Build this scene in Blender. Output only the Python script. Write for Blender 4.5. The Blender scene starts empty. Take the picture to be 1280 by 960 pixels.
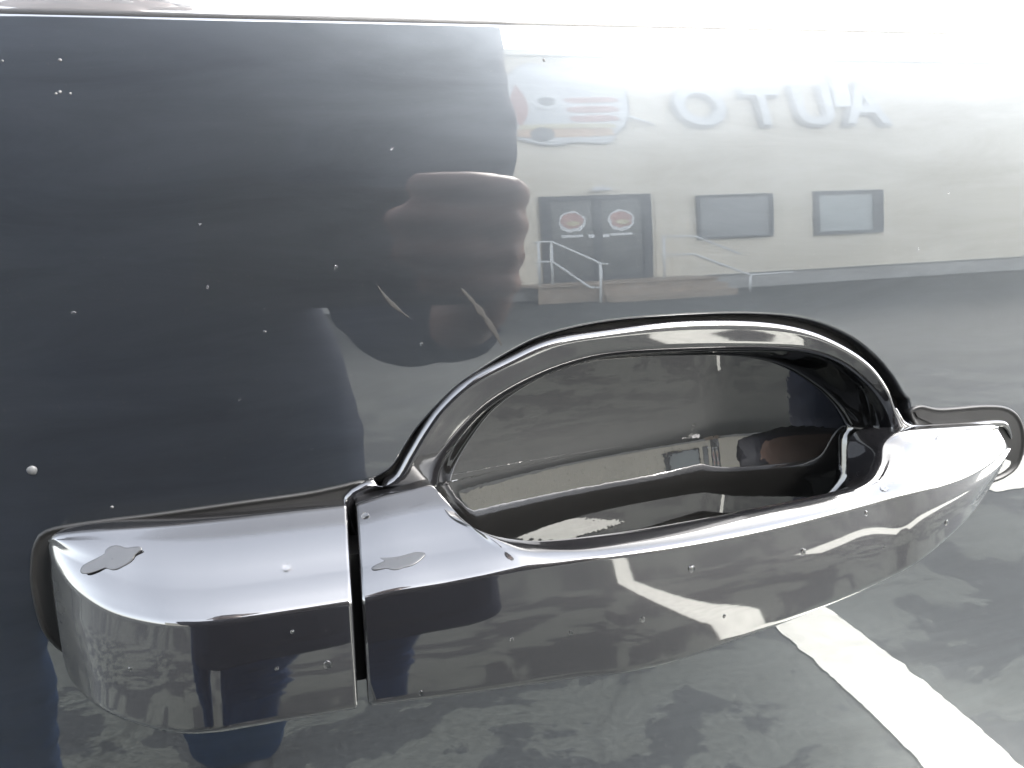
import bpy, bmesh, math, random
from mathutils import Vector, Matrix, noise

random.seed(7)
SC = bpy.context.scene
COL = SC.collection

# ------------------------------------------------------------------ camera, sky, sun, exposure
cam_data = bpy.data.cameras.new('camera')
cam = bpy.data.objects.new('camera', cam_data)
COL.objects.link(cam)
EYE = Vector((0.0, -0.19, 1.03))
CAM_R = Vector((0.96745768, -0.24461391, -0.06472766))
CAM_U = Vector((0.0856013, 0.07567789, 0.99345119))
CAM_F = Vector((0.23811353, 0.96666276, -0.09415442))
cam.matrix_world = Matrix(((CAM_R.x, CAM_U.x, -CAM_F.x, EYE.x),
                           (CAM_R.y, CAM_U.y, -CAM_F.y, EYE.y),
                           (CAM_R.z, CAM_U.z, -CAM_F.z, EYE.z),
                           (0, 0, 0, 1)))
cam_data.sensor_width = 36.0
cam_data.lens = 36.0 * 1000.0 / 1280.0
cam_data.clip_start = 0.01
cam_data.clip_end = 600.0
SC.camera = cam

SUN_ELEV, SUN_AZ = math.radians(38), math.radians(34)       # azimuth measured from -Y towards +X
SUN_DIR = Vector((math.cos(SUN_ELEV) * math.sin(SUN_AZ), -math.cos(SUN_ELEV) * math.cos(SUN_AZ), math.sin(SUN_ELEV)))
world = bpy.data.worlds.new('World'); SC.world = world
world.use_nodes = True
wn = world.node_tree; wn.nodes.clear()
w_out = wn.nodes.new('ShaderNodeOutputWorld'); w_bg = wn.nodes.new('ShaderNodeBackground')
sky = wn.nodes.new('ShaderNodeTexSky'); sky.sky_type = 'NISHITA'; sky.sun_disc = False
sky.sun_elevation = SUN_ELEV; sky.sun_rotation = math.pi - SUN_AZ
sky.air_density = 1.0; sky.dust_density = 2.0; sky.ozone_density = 1.0
hs = wn.nodes.new('ShaderNodeHueSaturation'); hs.inputs['Saturation'].default_value = 0.34   # thin white overcast
wn.links.new(sky.outputs[0], hs.inputs['Color']); wn.links.new(hs.outputs[0], w_bg.inputs[0])
w_bg.inputs[1].default_value = 0.12
wn.links.new(w_bg.outputs[0], w_out.inputs[0])
sun_data = bpy.data.lights.new('sun', 'SUN'); sun_data.energy = 0.8; sun_data.angle = math.radians(12)
sun_data.color = (1.0, 0.97, 0.92)
sun = bpy.data.objects.new('sun', sun_data); COL.objects.link(sun)
sun.rotation_euler = SUN_DIR.to_track_quat('Z', 'Y').to_euler()
SC.view_settings.view_transform = 'Standard'; SC.view_settings.look = 'None'
SC.view_settings.gamma = 1.0; SC.view_settings.use_curve_mapping = False
SC.view_settings.exposure = 4.98
SC.render.engine = 'CYCLES'
SC.cycles.use_denoising = True
SC.cycles.max_bounces = 10; SC.cycles.glossy_bounces = 6; SC.cycles.diffuse_bounces = 3
SC.cycles.caustics_reflective = False; SC.cycles.caustics_refractive = False

# ------------------------------------------------------------------ traced sizes of the real thing, millimetres
ARCH_OUT = [(15.18, 993.44), (18.99, 998.23), (22.19, 1002.47), (27.82, 1007.87), (34.66, 1013.19), (45.64, 1019.22), (56.53, 1023.38), (72.49, 1025.70), (93.01, 1026.00), (114.28, 1025.05), (130.71, 1022.49), (143.78, 1017.23), (152.70, 1010.78), (159.00, 1004.14), (162.73, 998.76), (165.03, 995.99)]
ARCH_RIM = [(16.85, 989.82), (21.52, 996.08), (25.37, 1001.63), (29.78, 1006.71), (36.79, 1012.17), (46.63, 1016.46), (57.44, 1020.18), (71.58, 1021.54), (91.95, 1022.35), (113.05, 1021.11), (128.15, 1018.15), (139.85, 1013.16), (148.91, 1007.14), (154.63, 1000.34), (157.28, 994.60), (159.34, 991.17)]
ARCH_IN = [(26.61, 986.39), (28.31, 990.84), (31.70, 995.92), (37.65, 1002.40), (43.30, 1006.64), (51.97, 1010.85), (61.79, 1013.99), (74.43, 1015.72), (95.72, 1015.36), (117.83, 1014.11), (131.09, 1012.21), (141.44, 1008.21), (149.51, 1001.99), (154.56, 996.13), (157.26, 990.63), (158.01, 986.95)]
GASKET_LEFT = [(-65.25, 973.55), (-64.56, 980.50), (-62.84, 985.89), (-59.63, 988.25), (-50.14, 988.85), (-36.74, 989.00), (-19.28, 989.47), (-4.75, 989.83), (2.76, 990.50)]
GASKET_RIGHT = [(167.54, 994.82), (174.77, 993.20), (190.52, 992.67), (199.32, 990.88), (204.49, 985.97), (206.28, 977.84)]
HINGE_RIM = [(159.13, 2.89, 994.72), (160.68, 3.24, 991.07), (163.51, 3.45, 988.91), (167.91, 3.54, 988.00), (181.83, 3.63, 987.07), (194.38, 3.65, 986.78), (198.27, 3.79, 985.42), (200.73, 4.22, 981.47)]
GRIP_BACK = [(6.75, -5.00, 987.48), (12.89, -5.00, 988.61), (19.28, -5.00, 989.37), (24.61, -5.00, 989.88), (25.41, -9.50, 987.12), (26.71, -15.00, 984.50), (33.01, -17.00, 980.69), (43.23, -20.00, 978.27), (61.95, -21.00, 977.89), (82.21, -20.50, 978.16), (103.99, -19.50, 978.90), (123.28, -17.50, 979.55), (133.02, -17.00, 980.77), (141.36, -12.00, 983.53), (147.78, -6.00, 987.30), (155.44, -4.83, 989.44), (172.36, -3.58, 988.71), (189.18, -1.80, 987.74)]
GRIP_CREASE = [(5.53, -24.00, 971.24), (13.52, -25.00, 972.26), (23.62, -26.00, 972.81), (32.15, -27.00, 973.62), (37.34, -27.50, 974.07), (42.57, -28.00, 974.35), (49.65, -28.50, 974.55), (58.69, -29.00, 974.67), (70.04, -29.00, 974.71), (84.00, -28.50, 974.87), (100.97, -27.50, 975.36), (119.60, -25.50, 976.35), (134.00, -23.00, 976.98), (142.63, -22.50, 977.66), (152.81, -20.50, 977.90), (164.77, -17.03, 978.46), (177.73, -11.78, 979.98), (189.45, -5.60, 982.08)]
GRIP_FOOT = [(5.16, -21.00, 945.65), (13.51, -22.00, 945.63), (23.90, -23.00, 945.43), (33.59, -24.00, 945.56), (38.94, -24.50, 945.54), (45.28, -25.00, 945.53), (52.64, -25.50, 945.54), (62.02, -26.00, 945.00), (73.86, -26.00, 945.36), (87.44, -25.50, 947.04), (104.05, -24.50, 949.37), (121.07, -22.50, 951.56), (136.66, -20.50, 954.09), (146.87, -19.90, 957.47), (157.97, -18.10, 962.04), (169.03, -15.13, 967.02), (180.37, -10.68, 973.58), (190.42, -5.45, 979.29)]
COVER_BACK = [(4.76, -5.00, 987.54), (-4.88, -5.00, 987.62), (-18.73, -5.00, 987.72), (-27.13, -5.00, 987.89), (-34.51, -5.00, 988.13), (-40.94, -5.00, 988.44), (-47.28, -4.90, 988.72), (-53.10, -3.60, 988.62), (-56.94, -2.30, 988.09), (-58.67, -1.10, 986.77)]
COVER_CREASE = [(3.69, -24.00, 971.00), (-6.20, -24.00, 971.02), (-18.75, -24.00, 971.00), (-25.67, -23.50, 971.10), (-32.30, -22.00, 971.61), (-38.73, -19.00, 972.52), (-45.59, -15.30, 974.53), (-51.94, -10.20, 977.57), (-56.59, -5.10, 981.21), (-58.59, -1.70, 984.41)]
COVER_FOOT = [(2.95, -21.00, 945.71), (-7.08, -21.00, 945.86), (-19.39, -21.00, 945.99), (-26.32, -21.00, 946.15), (-33.61, -19.50, 946.65), (-41.07, -17.00, 948.56), (-48.04, -13.80, 951.25), (-53.19, -9.20, 953.67), (-57.03, -4.10, 956.30), (-58.60, -1.20, 960.75)]
DOOR_SPOTS = [(21.89, 1068.47), (-45.89, 1087.78), (-46.55, 1081.22), (-44.60, 1080.89), (-47.35, 1080.89), (-56.70, 1087.51), (-21.24, 1039.03), (-9.59, 1033.49), (6.97, 1042.02), (-10.08, 1028.25), (-48.96, 1035.12), (-61.31, 1001.65), (-2.03, 999.90), (60.04, 1088.90), (175.66, 1053.88), (165.68, 1038.88), (-46.52, 991.39), (-21.54, 1052.90), (25.49, 1022.88), (-16.93, 1013.16)]
SCUFF_LONG = [(36.03, 1035.41), (38.77, 1031.99), (41.33, 1028.35), (43.52, 1024.69), (45.13, 1021.03)]
SCUFF_SHORT = [(16.13, 1037.29), (17.79, 1034.58), (20.04, 1032.00), (22.88, 1029.36)]
HANDLE_DROPS = [(0.06623, 0.95896, 0.00090, 'g'), (0.04953, 0.95836, 0.00070, 'g'), (0.07852, 0.96905, 0.00110, 'g'), (0.10847, 0.96824, 0.00110, 'g'), (0.12799, 0.97445, 0.00080, 'g'), (0.01652, 0.94838, 0.00080, 'g'), (0.15509, 0.96751, 0.00100, 'g'), (0.08701, 0.95601, 0.00060, 'g'), (0.13389, 0.96470, 0.00070, 'g'), (0.03645, 0.95873, 0.00060, 'g'), (-0.00249, 0.95847, 0.00120, 'c'), (-0.00889, 0.96685, 0.00060, 'c'), (-0.01266, 0.95945, 0.00060, 'c'), (-0.04137, 0.96220, 0.00060, 'c')]
TOP_WATER = [(0.01401, -0.01950, 0.0052, 0.0024, 0.25, 0.0001, 'g', 'flat grey damp patch on the wide end of the handle beside the gap'), (-0.04421, -0.01050, 0.0055, 0.0026, 0.2, 0.0001, 'c', 'flat grey damp patch at the curved end of the key cover'), (0.16641, -0.00850, 0.0042, 0.002, 0.3, 0.0001, 'g', 'flat grey damp patch on the hinge end of the handle'), (0.13612, -0.02050, 0.0012, 0.0009, 0.3, 0.0003, 'g', 'clear water drop on the edge of the handle near its hinge end'), (-0.00914, -0.01700, 0.0009, 0.0008, 0.3, 0.0005, 'c', 'small clear water drop on the middle of the key cover top'), (0.00843, -0.00900, 0.0009, 0.0008, 0.3, 0.0005, 'g', 'small clear water drop on the handle top just right of the gap')]

def mm(lst): return [tuple(c / 1000.0 for c in q) for q in lst]

# ------------------------------------------------------------------ helpers
def thing(name, label, cat, loc=(0, 0, 0), rotz=0.0, group=None):
    o = bpy.data.objects.new(name, None); COL.objects.link(o)
    o.location = loc; o.rotation_euler = (0, 0, rotz); o.empty_display_size = 0.05
    o['label'] = label; o['category'] = cat
    if group: o['group'] = group
    return o

def link(name, me, mat, parent=None, label=None):
    o = bpy.data.objects.new(name, me); COL.objects.link(o)
    if mat and not me.materials: me.materials.append(mat)
    if parent: o.parent = parent
    if label: o['label'] = label
    return o

def tag(o, label, cat, group=None):
    o['label'] = label; o['category'] = cat
    if group: o['group'] = group
    return o

def mesh_from(name, verts, faces, smooth=True):
    me = bpy.data.meshes.new(name); me.from_pydata(verts, [], faces); me.update()
    if smooth: me.polygons.foreach_set('use_smooth', [True] * len(me.polygons))
    return me

def bm_mesh(name, bm, smooth=True, recalc=True):
    if recalc: bmesh.ops.recalc_face_normals(bm, faces=bm.faces)
    me = bpy.data.meshes.new(name); bm.to_mesh(me); bm.free()
    if smooth: me.polygons.foreach_set('use_smooth', [True] * len(me.polygons))
    return me

def add_box(bm, x0, x1, y0, y1, z0, z1, bevel=0.0):
    r = bmesh.ops.create_cube(bm, size=1.0)
    vs = r['verts']
    for v in vs:
        v.co = Vector(((x0 + x1) / 2 + v.co.x * (x1 - x0), (y0 + y1) / 2 + v.co.y * (y1 - y0), (z0 + z1) / 2 + v.co.z * (z1 - z0)))
    if bevel:
        es = list({e for v in vs for e in v.link_edges})
        bmesh.ops.bevel(bm, geom=es, offset=bevel, segments=2, affect='EDGES', profile=0.5)

def box_part(name, x0, x1, y0, y1, z0, z1, mat, parent, bevel=0.0, label=None):
    bm = bmesh.new(); add_box(bm, x0, x1, y0, y1, z0, z1, bevel)
    return link(name, bm_mesh(name, bm, smooth=False), mat, parent, label)

def add_tube(bm, pts, radii, seg=12, cap=True):
    pts = [Vector(p) for p in pts]
    if not hasattr(radii, '__len__'): radii = [radii] * len(pts)
    rings = []; up = None
    for i, p in enumerate(pts):
        t = (pts[min(i + 1, len(pts) - 1)] - pts[max(i - 1, 0)]).normalized()
        if up is None: up = t.orthogonal().normalized()
        up = (up - t * up.dot(t)).normalized(); s = t.cross(up)
        rings.append([bm.verts.new(p + (up * math.cos(a) + s * math.sin(a)) * radii[i]) for a in [2 * math.pi * k / seg for k in range(seg)]])
    for a, b in zip(rings, rings[1:]):
        for k in range(seg): bm.faces.new((a[k], a[(k + 1) % seg], b[(k + 1) % seg], b[k]))
    if cap:
        bm.faces.new(rings[0][::-1]); bm.faces.new(rings[-1])

def add_ball(bm, c, r, seg=20, rings=12):
    r = (r, r, r) if not hasattr(r, '__len__') else r
    top = bm.verts.new((c[0], c[1], c[2] + r[2])); prev = None
    for i in range(1, rings):
        a = math.pi * i / rings; row = []
        for k in range(seg):
            t = 2 * math.pi * k / seg
            row.append(bm.verts.new((c[0] + r[0] * math.sin(a) * math.cos(t), c[1] + r[1] * math.sin(a) * math.sin(t), c[2] + r[2] * math.cos(a))))
        for k in range(seg):
            k2 = (k + 1) % seg
            if prev: bm.faces.new((prev[k], row[k], row[k2], prev[k2]))
            else: bm.faces.new((top, row[k], row[k2]))
        prev = row
    bot = bm.verts.new((c[0], c[1], c[2] - r[2]))
    for k in range(seg): bm.faces.new((prev[k], bot, prev[(k + 1) % seg]))

def catmull(P, n, closed=False):
    """dense points through control tuples of any dimension"""
    out = []; N = len(P)
    rng = range(N) if closed else range(N - 1)
    for i in rng:
        g = (lambda k: P[k % N]) if closed else (lambda k: P[max(0, min(N - 1, k))])
        p0, p1, p2, p3 = g(i - 1), g(i), g(i + 1), g(i + 2)
        for j in range(n):
            t = j / n
            out.append(tuple(0.5 * (2 * b + (c - a) * t + (2 * a - 5 * b + 4 * c - d) * t * t + (3 * b - a - 3 * c + d) * t ** 3) for a, b, c, d in zip(p0, p1, p2, p3)))
    if not closed: out.append(tuple(P[-1]))
    return out

def resample(P, n, closed=False):
    Q = [Vector(p) for p in P]
    if closed: Q = Q + [Q[0]]
    L = [0.0]
    for a, b in zip(Q, Q[1:]): L.append(L[-1] + (b - a).length)
    out = []; k = 0; m = n if closed else n - 1
    for i in range(n):
        s = L[-1] * i / m
        while k < len(L) - 2 and L[k + 1] < s: k += 1
        f = (s - L[k]) / max(1e-12, L[k + 1] - L[k])
        out.append(Q[k].lerp(Q[k + 1], min(1, max(0, f))))
    return out

def smooth_angle(o, deg):
    me = o.data
    bm = bmesh.new(); bm.from_mesh(me)
    lim = math.radians(deg)
    for e in bm.edges:
        if len(e.link_faces) == 2 and e.calc_face_angle(0) > lim: e.smooth = False
    bm.to_mesh(me); bm.free()

def baked(name, bm, mods, mat, parent, label=None):
    """apply modifiers to a scratch object and keep only the finished mesh"""
    me = bpy.data.meshes.new(name); bm.to_mesh(me); bm.free()
    tmp = bpy.data.objects.new('scratch', me); COL.objects.link(tmp)
    for kind, props in mods:
        md = tmp.modifiers.new(kind, kind)
        for k, v in props.items(): setattr(md, k, v)
    dg = bpy.context.evaluated_depsgraph_get(); dg.update()
    res = bpy.data.meshes.new_from_object(tmp.evaluated_get(dg))
    bpy.data.objects.remove(tmp); bpy.data.meshes.remove(me)
    res.name = name
    res.polygons.foreach_set('use_smooth', [True] * len(res.polygons))
    return link(name, res, mat, parent, label)

# ------------------------------------------------------------------ materials
def material(name):
    m = bpy.data.materials.new(name); m.use_nodes = True
    nt = m.node_tree; b = nt.nodes['Principled BSDF']
    return m, nt, b

def N(nt, kind, **props):
    n = nt.nodes.new(kind)
    for k, v in props.items():
        if k in n.inputs: n.inputs[k].default_value = v
        else: setattr(n, k, v)
    return n

def plain(name, col, rough=0.5, metal=0.0, vary=0.12, scale=8.0, bump=0.0, spec=0.5):
    m, nt, b = material(name)
    tc = N(nt, 'ShaderNodeTexCoord'); nz = N(nt, 'ShaderNodeTexNoise', Scale=scale, Detail=6.0)
    nt.links.new(tc.outputs['Object'], nz.inputs['Vector'])
    rmp = N(nt, 'ShaderNodeValToRGB')
    rmp.color_ramp.elements[0].position = 0.3; rmp.color_ramp.elements[1].position = 0.7
    rmp.color_ramp.elements[0].color = (*[c * (1 - vary) for c in col], 1); rmp.color_ramp.elements[1].color = (*[min(1, c * (1 + vary)) for c in col], 1)
    nt.links.new(nz.outputs['Fac'], rmp.inputs[0]); nt.links.new(rmp.outputs[0], b.inputs['Base Color'])
    b.inputs['Roughness'].default_value = rough; b.inputs['Metallic'].default_value = metal
    b.inputs['Specular IOR Level'].default_value = spec
    if bump:
        bp = N(nt, 'ShaderNodeBump', Strength=bump, Distance=0.002)
        nt.links.new(nz.outputs['Fac'], bp.inputs['Height']); nt.links.new(bp.outputs[0], b.inputs['Normal'])
    return m

def paint(name, base, rough_under, peel, peel_scale, dust, coat_rough=0.004, ior=1.62, haze=0.12, tint=(1, 1, 1)):
    """clear-coated dark car paint with orange peel, swirl haze and settled dust"""
    m, nt, b = material(name)
    tc = N(nt, 'ShaderNodeTexCoord')
    mp = N(nt, 'ShaderNodeMapping'); mp.inputs['Scale'].default_value = (1, 1, 2.2)
    nt.links.new(tc.outputs['Object'], mp.inputs[0])
    n1 = N(nt, 'ShaderNodeTexNoise', Scale=22.0, Detail=8.0, Roughness=0.62)      # cloudy dust film
    nt.links.new(mp.outputs[0], n1.inputs['Vector'])
    r1 = N(nt, 'ShaderNodeMapRange'); r1.inputs[1].default_value = 0.3; r1.inputs[2].default_value = 0.75
    r1.inputs[3].default_value = dust * 0.35; r1.inputs[4].default_value = dust
    nt.links.new(n1.outputs['Fac'], r1.inputs[0])
    n2 = N(nt, 'ShaderNodeTexNoise', Scale=900.0, Detail=2.0)                      # specks
    nt.links.new(tc.outputs['Object'], n2.inputs['Vector'])
    r2 = N(nt, 'ShaderNodeMapRange'); r2.inputs[1].default_value = 0.68; r2.inputs[2].default_value = 0.8
    r2.inputs[3].default_value = 0.0; r2.inputs[4].default_value = 0.01
    nt.links.new(n2.outputs['Fac'], r2.inputs[0])
    add = N(nt, 'ShaderNodeMath', operation='ADD'); nt.links.new(r1.outputs[0], add.inputs[0]); nt.links.new(r2.outputs[0], add.inputs[1])
    mix = N(nt, 'ShaderNodeMixRGB'); mix.inputs[1].default_value = (*base, 1); mix.inputs[2].default_value = (0.42, 0.40, 0.36, 1)
    nt.links.new(add.outputs[0], mix.inputs[0]); nt.links.new(mix.outputs[0], b.inputs['Base Color'])
    b.inputs['Roughness'].default_value = rough_under
    b.inputs['IOR'].default_value = 1.45
    mp2 = N(nt, 'ShaderNodeMapping'); mp2.inputs['Scale'].default_value = (1, 1, 5.0); mp2.inputs['Rotation'].default_value = (0, 0.05, 0)
    nt.links.new(tc.outputs['Object'], mp2.inputs[0])
    n4 = N(nt, 'ShaderNodeTexNoise', Scale=16.0, Detail=9.0, Roughness=0.68, Distortion=0.6)      # wiped, streaky film
    nt.links.new(mp2.outputs[0], n4.inputs['Vector'])
    r4 = N(nt, 'ShaderNodeMapRange'); r4.inputs[1].default_value = 0.32; r4.inputs[2].default_value = 0.68; r4.inputs[3].default_value = haze * 0.80; r4.inputs[4].default_value = haze * 1.20
    nt.links.new(n4.outputs['Fac'], r4.inputs[0]); nt.links.new(r4.outputs[0], b.inputs['Specular IOR Level'])
    b.inputs['Specular Tint'].default_value = (*tint, 1)
    b.inputs['Coat Weight'].default_value = 1.0; b.inputs['Coat IOR'].default_value = ior
    b.inputs['Coat Roughness'].default_value = coat_rough
    n3 = N(nt, 'ShaderNodeTexNoise', Scale=peel_scale, Detail=1.5)
    nt.links.new(tc.outputs['Object'], n3.inputs['Vector'])
    bp = N(nt, 'ShaderNodeBump', Strength=1.0, Distance=peel)
    nt.links.new(n3.outputs['Fac'], bp.inputs['Height']); nt.links.new(bp.outputs[0], b.inputs['Coat Normal'])
    return m

M_DOOR = paint('black_car_paint', (0.0012, 0.0014, 0.0018), 0.32, 0.0000013, 260.0, 0.0012, haze=0.40, tint=(0.80, 0.90, 1.0))
M_HANDLE = paint('handle_car_paint', (0.0015, 0.0015, 0.0018), 0.30, 0.000002, 420.0, 0.002, haze=0.10, coat_rough=0.04, ior=1.58)
M_CUP = paint('cup_car_paint', (0.001, 0.001, 0.001), 0.4, 0.000008, 480.0, 0.001, haze=0.03, coat_rough=0.012, ior=1.46)
M_RUBBER = plain('black_rubber', (0.0015, 0.0015, 0.0015), 0.5, scale=120, vary=0.3, spec=0.16)
M_TRIM = paint('gloss_black_trim', (0.001, 0.001, 0.001), 0.36, 0.000001, 200.0, 0.001, haze=0.5)
M_BRACKET = plain('black_plastic', (0.001, 0.001, 0.001), 0.5, scale=200, spec=0.1, vary=0.2)
M_SCUFF = plain('pale_scuff', (0.0010, 0.0010, 0.0010), 0.6, spec=0.2, scale=900, vary=0.5)
M_GRIT = plain('pale_grit', (0.004, 0.0045, 0.005), 0.7, scale=900, vary=0.3)

def water_material():
    m, nt, b = material('clear_water')
    b.inputs['Base Color'].default_value = (1, 1, 1, 1); b.inputs['Roughness'].default_value = 0.02
    b.inputs['IOR'].default_value = 1.33; b.inputs['Transmission Weight'].default_value = 1.0
    nz = N(nt, 'ShaderNodeTexNoise', Scale=700.0); bp = N(nt, 'ShaderNodeBump', Strength=0.2, Distance=0.0001)
    nt.links.new(nz.outputs['Fac'], bp.inputs['Height']); nt.links.new(bp.outputs[0], b.inputs['Normal'])
    return m
M_WATER = water_material()
M_DAMP = plain('damp_smudge', (0.003, 0.003, 0.003), 0.34, scale=400, vary=0.4, spec=0.42)

def asphalt_material():
    m, nt, b = material('patched_asphalt')
    tc = N(nt, 'ShaderNodeTexCoord')
    big = N(nt, 'ShaderNodeTexNoise', Scale=3.4, Detail=12.0, Roughness=0.62, Distortion=0.35)
    nt.links.new(tc.outputs['Object'], big.inputs['Vector'])
    edge = N(nt, 'ShaderNodeValToRGB'); edge.color_ramp.elements[0].position = 0.495; edge.color_ramp.elements[1].position = 0.505
    nt.links.new(big.outputs['Fac'], edge.inputs[0])
    sep = N(nt, 'ShaderNodeSeparateXYZ'); nt.links.new(tc.outputs['Object'], sep.inputs[0])
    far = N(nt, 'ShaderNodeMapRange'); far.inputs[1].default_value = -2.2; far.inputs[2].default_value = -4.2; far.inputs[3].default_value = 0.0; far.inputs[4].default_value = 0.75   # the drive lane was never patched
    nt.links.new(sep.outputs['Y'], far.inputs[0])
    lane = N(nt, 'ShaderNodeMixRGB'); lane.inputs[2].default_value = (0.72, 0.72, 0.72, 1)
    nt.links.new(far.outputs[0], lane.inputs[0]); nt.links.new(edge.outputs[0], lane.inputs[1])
    fine = N(nt, 'ShaderNodeTexNoise', Scale=70.0, Detail=8.0, Roughness=0.75)
    nt.links.new(tc.outputs['Object'], fine.inputs['Vector'])
    dark = N(nt, 'ShaderNodeMixRGB'); dark.inputs[1].default_value = (0.008, 0.0095, 0.0105, 1); dark.inputs[2].default_value = (0.026, 0.029, 0.030, 1)
    lite = N(nt, 'ShaderNodeMixRGB'); lite.inputs[1].default_value = (0.038, 0.042, 0.037, 1); lite.inputs[2].default_value = (0.070, 0.076, 0.067, 1)
    fr = N(nt, 'ShaderNodeMapRange'); fr.inputs[1].default_value = 0.36; fr.inputs[2].default_value = 0.62; fr.inputs[3].default_value = -0.25; fr.inputs[4].default_value = 1.1; fr.clamp = False
    nt.links.new(fine.outputs['Fac'], fr.inputs[0])
    nt.links.new(fr.outputs[0], dark.inputs[0]); nt.links.new(fr.outputs[0], lite.inputs[0])
    mix = N(nt, 'ShaderNodeMixRGB'); nt.links.new(lane.outputs[0], mix.inputs[0]); nt.links.new(dark.outputs[0], mix.inputs[1]); nt.links.new(lite.outputs[0], mix.inputs[2])
    # cracks
    dn = N(nt, 'ShaderNodeTexNoise', Scale=3.0, Detail=5.0)
    nt.links.new(tc.outputs['Object'], dn.inputs['Vector'])
    va = N(nt, 'ShaderNodeMixRGB'); va.inputs[0].default_value = 0.25
    nt.links.new(tc.outputs['Object'], va.inputs[1]); nt.links.new(dn.outputs['Color'], va.inputs[2])
    vor = N(nt, 'ShaderNodeTexVoronoi', feature='DISTANCE_TO_EDGE', Scale=1.3)
    nt.links.new(va.outputs[0], vor.inputs['Vector'])
    cr = N(nt, 'ShaderNodeMapRange'); cr.inputs[1].default_value = 0.0; cr.inputs[2].default_value = 0.012; cr.inputs[3].default_value = 0.6; cr.inputs[4].default_value = 1.0
    nt.links.new(vor.outputs['Distance'], cr.inputs[0])
    mul = N(nt, 'ShaderNodeMixRGB', blend_type='MULTIPLY'); mul.inputs[0].default_value = 1.0
    nt.links.new(mix.outputs[0], mul.inputs[1]); nt.links.new(cr.outputs[0], mul.inputs[2])
    nt.links.new(mul.outputs[0], b.inputs['Base Color'])
    b.inputs['Roughness'].default_value = 0.8
    bp = N(nt, 'ShaderNodeBump', Strength=0.5, Distance=0.004)
    nt.links.new(fine.outputs['Fac'], bp.inputs['Height']); nt.links.new(bp.outputs[0], b.inputs['Normal'])
    return m

M_ASPHALT = asphalt_material()
M_LINE = plain('worn_white_line_paint', (0.56, 0.55, 0.48), 0.6, vary=0.16, scale=24, bump=0.3)
M_SIDING = plain('cream_metal_siding', (0.84, 0.765, 0.62), 0.55, vary=0.05, scale=0.8)
M_BASE = plain('grey_concrete_base', (0.42, 0.41, 0.38), 0.85, vary=0.15, scale=4)
M_FLASH = plain('grey_flashing', (0.22, 0.22, 0.21), 0.5, vary=0.1)
M_FRAME = plain('bronze_frame', (0.10, 0.105, 0.11), 0.45, vary=0.1)
M_GLASS = plain('dark_door_glass', (0.16, 0.165, 0.16), 0.12, vary=0.08, scale=1.5)
M_PANE = plain('pale_blinded_pane', (0.42, 0.45, 0.44), 0.15, vary=0.05, scale=1.5)
M_PANE2 = plain('grey_blinded_pane', (0.28, 0.29, 0.29), 0.15, vary=0.05, scale=1.5)
M_RAIL = plain('white_rail_paint', (0.75, 0.75, 0.72), 0.45, vary=0.06)
M_STEP = plain('tan_step_boards', (0.36, 0.29, 0.22), 0.8, vary=0.2, scale=6)
M_LETTER = plain('pale_letter_face', (0.74, 0.74, 0.72), 0.4, vary=0.04)
M_LETTER_EDGE = plain('grey_letter_edge', (0.52, 0.51, 0.49), 0.5, vary=0.1)
M_HOUSING = plain('white_housing', (0.85, 0.85, 0.85), 0.3, vary=0.03)
M_RED = plain('emblem_red', (0.54, 0.33, 0.29), 0.45, vary=0.2, scale=5)
M_ORANGE = plain('emblem_orange', (0.62, 0.43, 0.28), 0.45, vary=0.2, scale=5)
M_YELLOW = plain('emblem_yellow', (0.70, 0.63, 0.42), 0.45, vary=0.15, scale=5)
M_WHITE = plain('emblem_white', (0.78, 0.78, 0.76), 0.45, vary=0.05)
M_SHIRT = plain('dark_shirt_cloth', (0.016, 0.021, 0.036), 0.9, vary=0.25, scale=14, bump=0.4, spec=0.2)
M_JEANS = plain('dark_denim', (0.014, 0.030, 0.070), 0.9, vary=0.35, scale=40, bump=0.4, spec=0.2)
M_SKIN = plain('skin', (0.25, 0.145, 0.11), 0.5, vary=0.08, scale=12)
M_HAIR = plain('dark_hair', (0.02, 0.016, 0.013), 0.6, vary=0.4, scale=90, bump=0.5)
M_SHOE = plain('black_shoe_leather', (0.015, 0.015, 0.016), 0.5, vary=0.2, scale=20)
M_PHONE = plain('black_phone_back', (0.006, 0.006, 0.007), 0.6, vary=0.1, scale=30, spec=0.1)
M_LENS = plain('phone_lens_glass', (0.004, 0.004, 0.006), 0.05, vary=0.1)
M_EYE = plain('eye_white', (0.7, 0.68, 0.64), 0.2, vary=0.02)

# ------------------------------------------------------------------ the setting: asphalt lot and its painted lines
bm = bmesh.new()
g = 150.0
vs = [bm.verts.new(v) for v in ((-g, -g, 0), (g, -g, 0), (g, g, 0), (-g, g, 0))]
bm.faces.new(vs)
ground = link('ground', bm_mesh('ground', bm, False), M_ASPHALT); ground['kind'] = 'structure'

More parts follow.
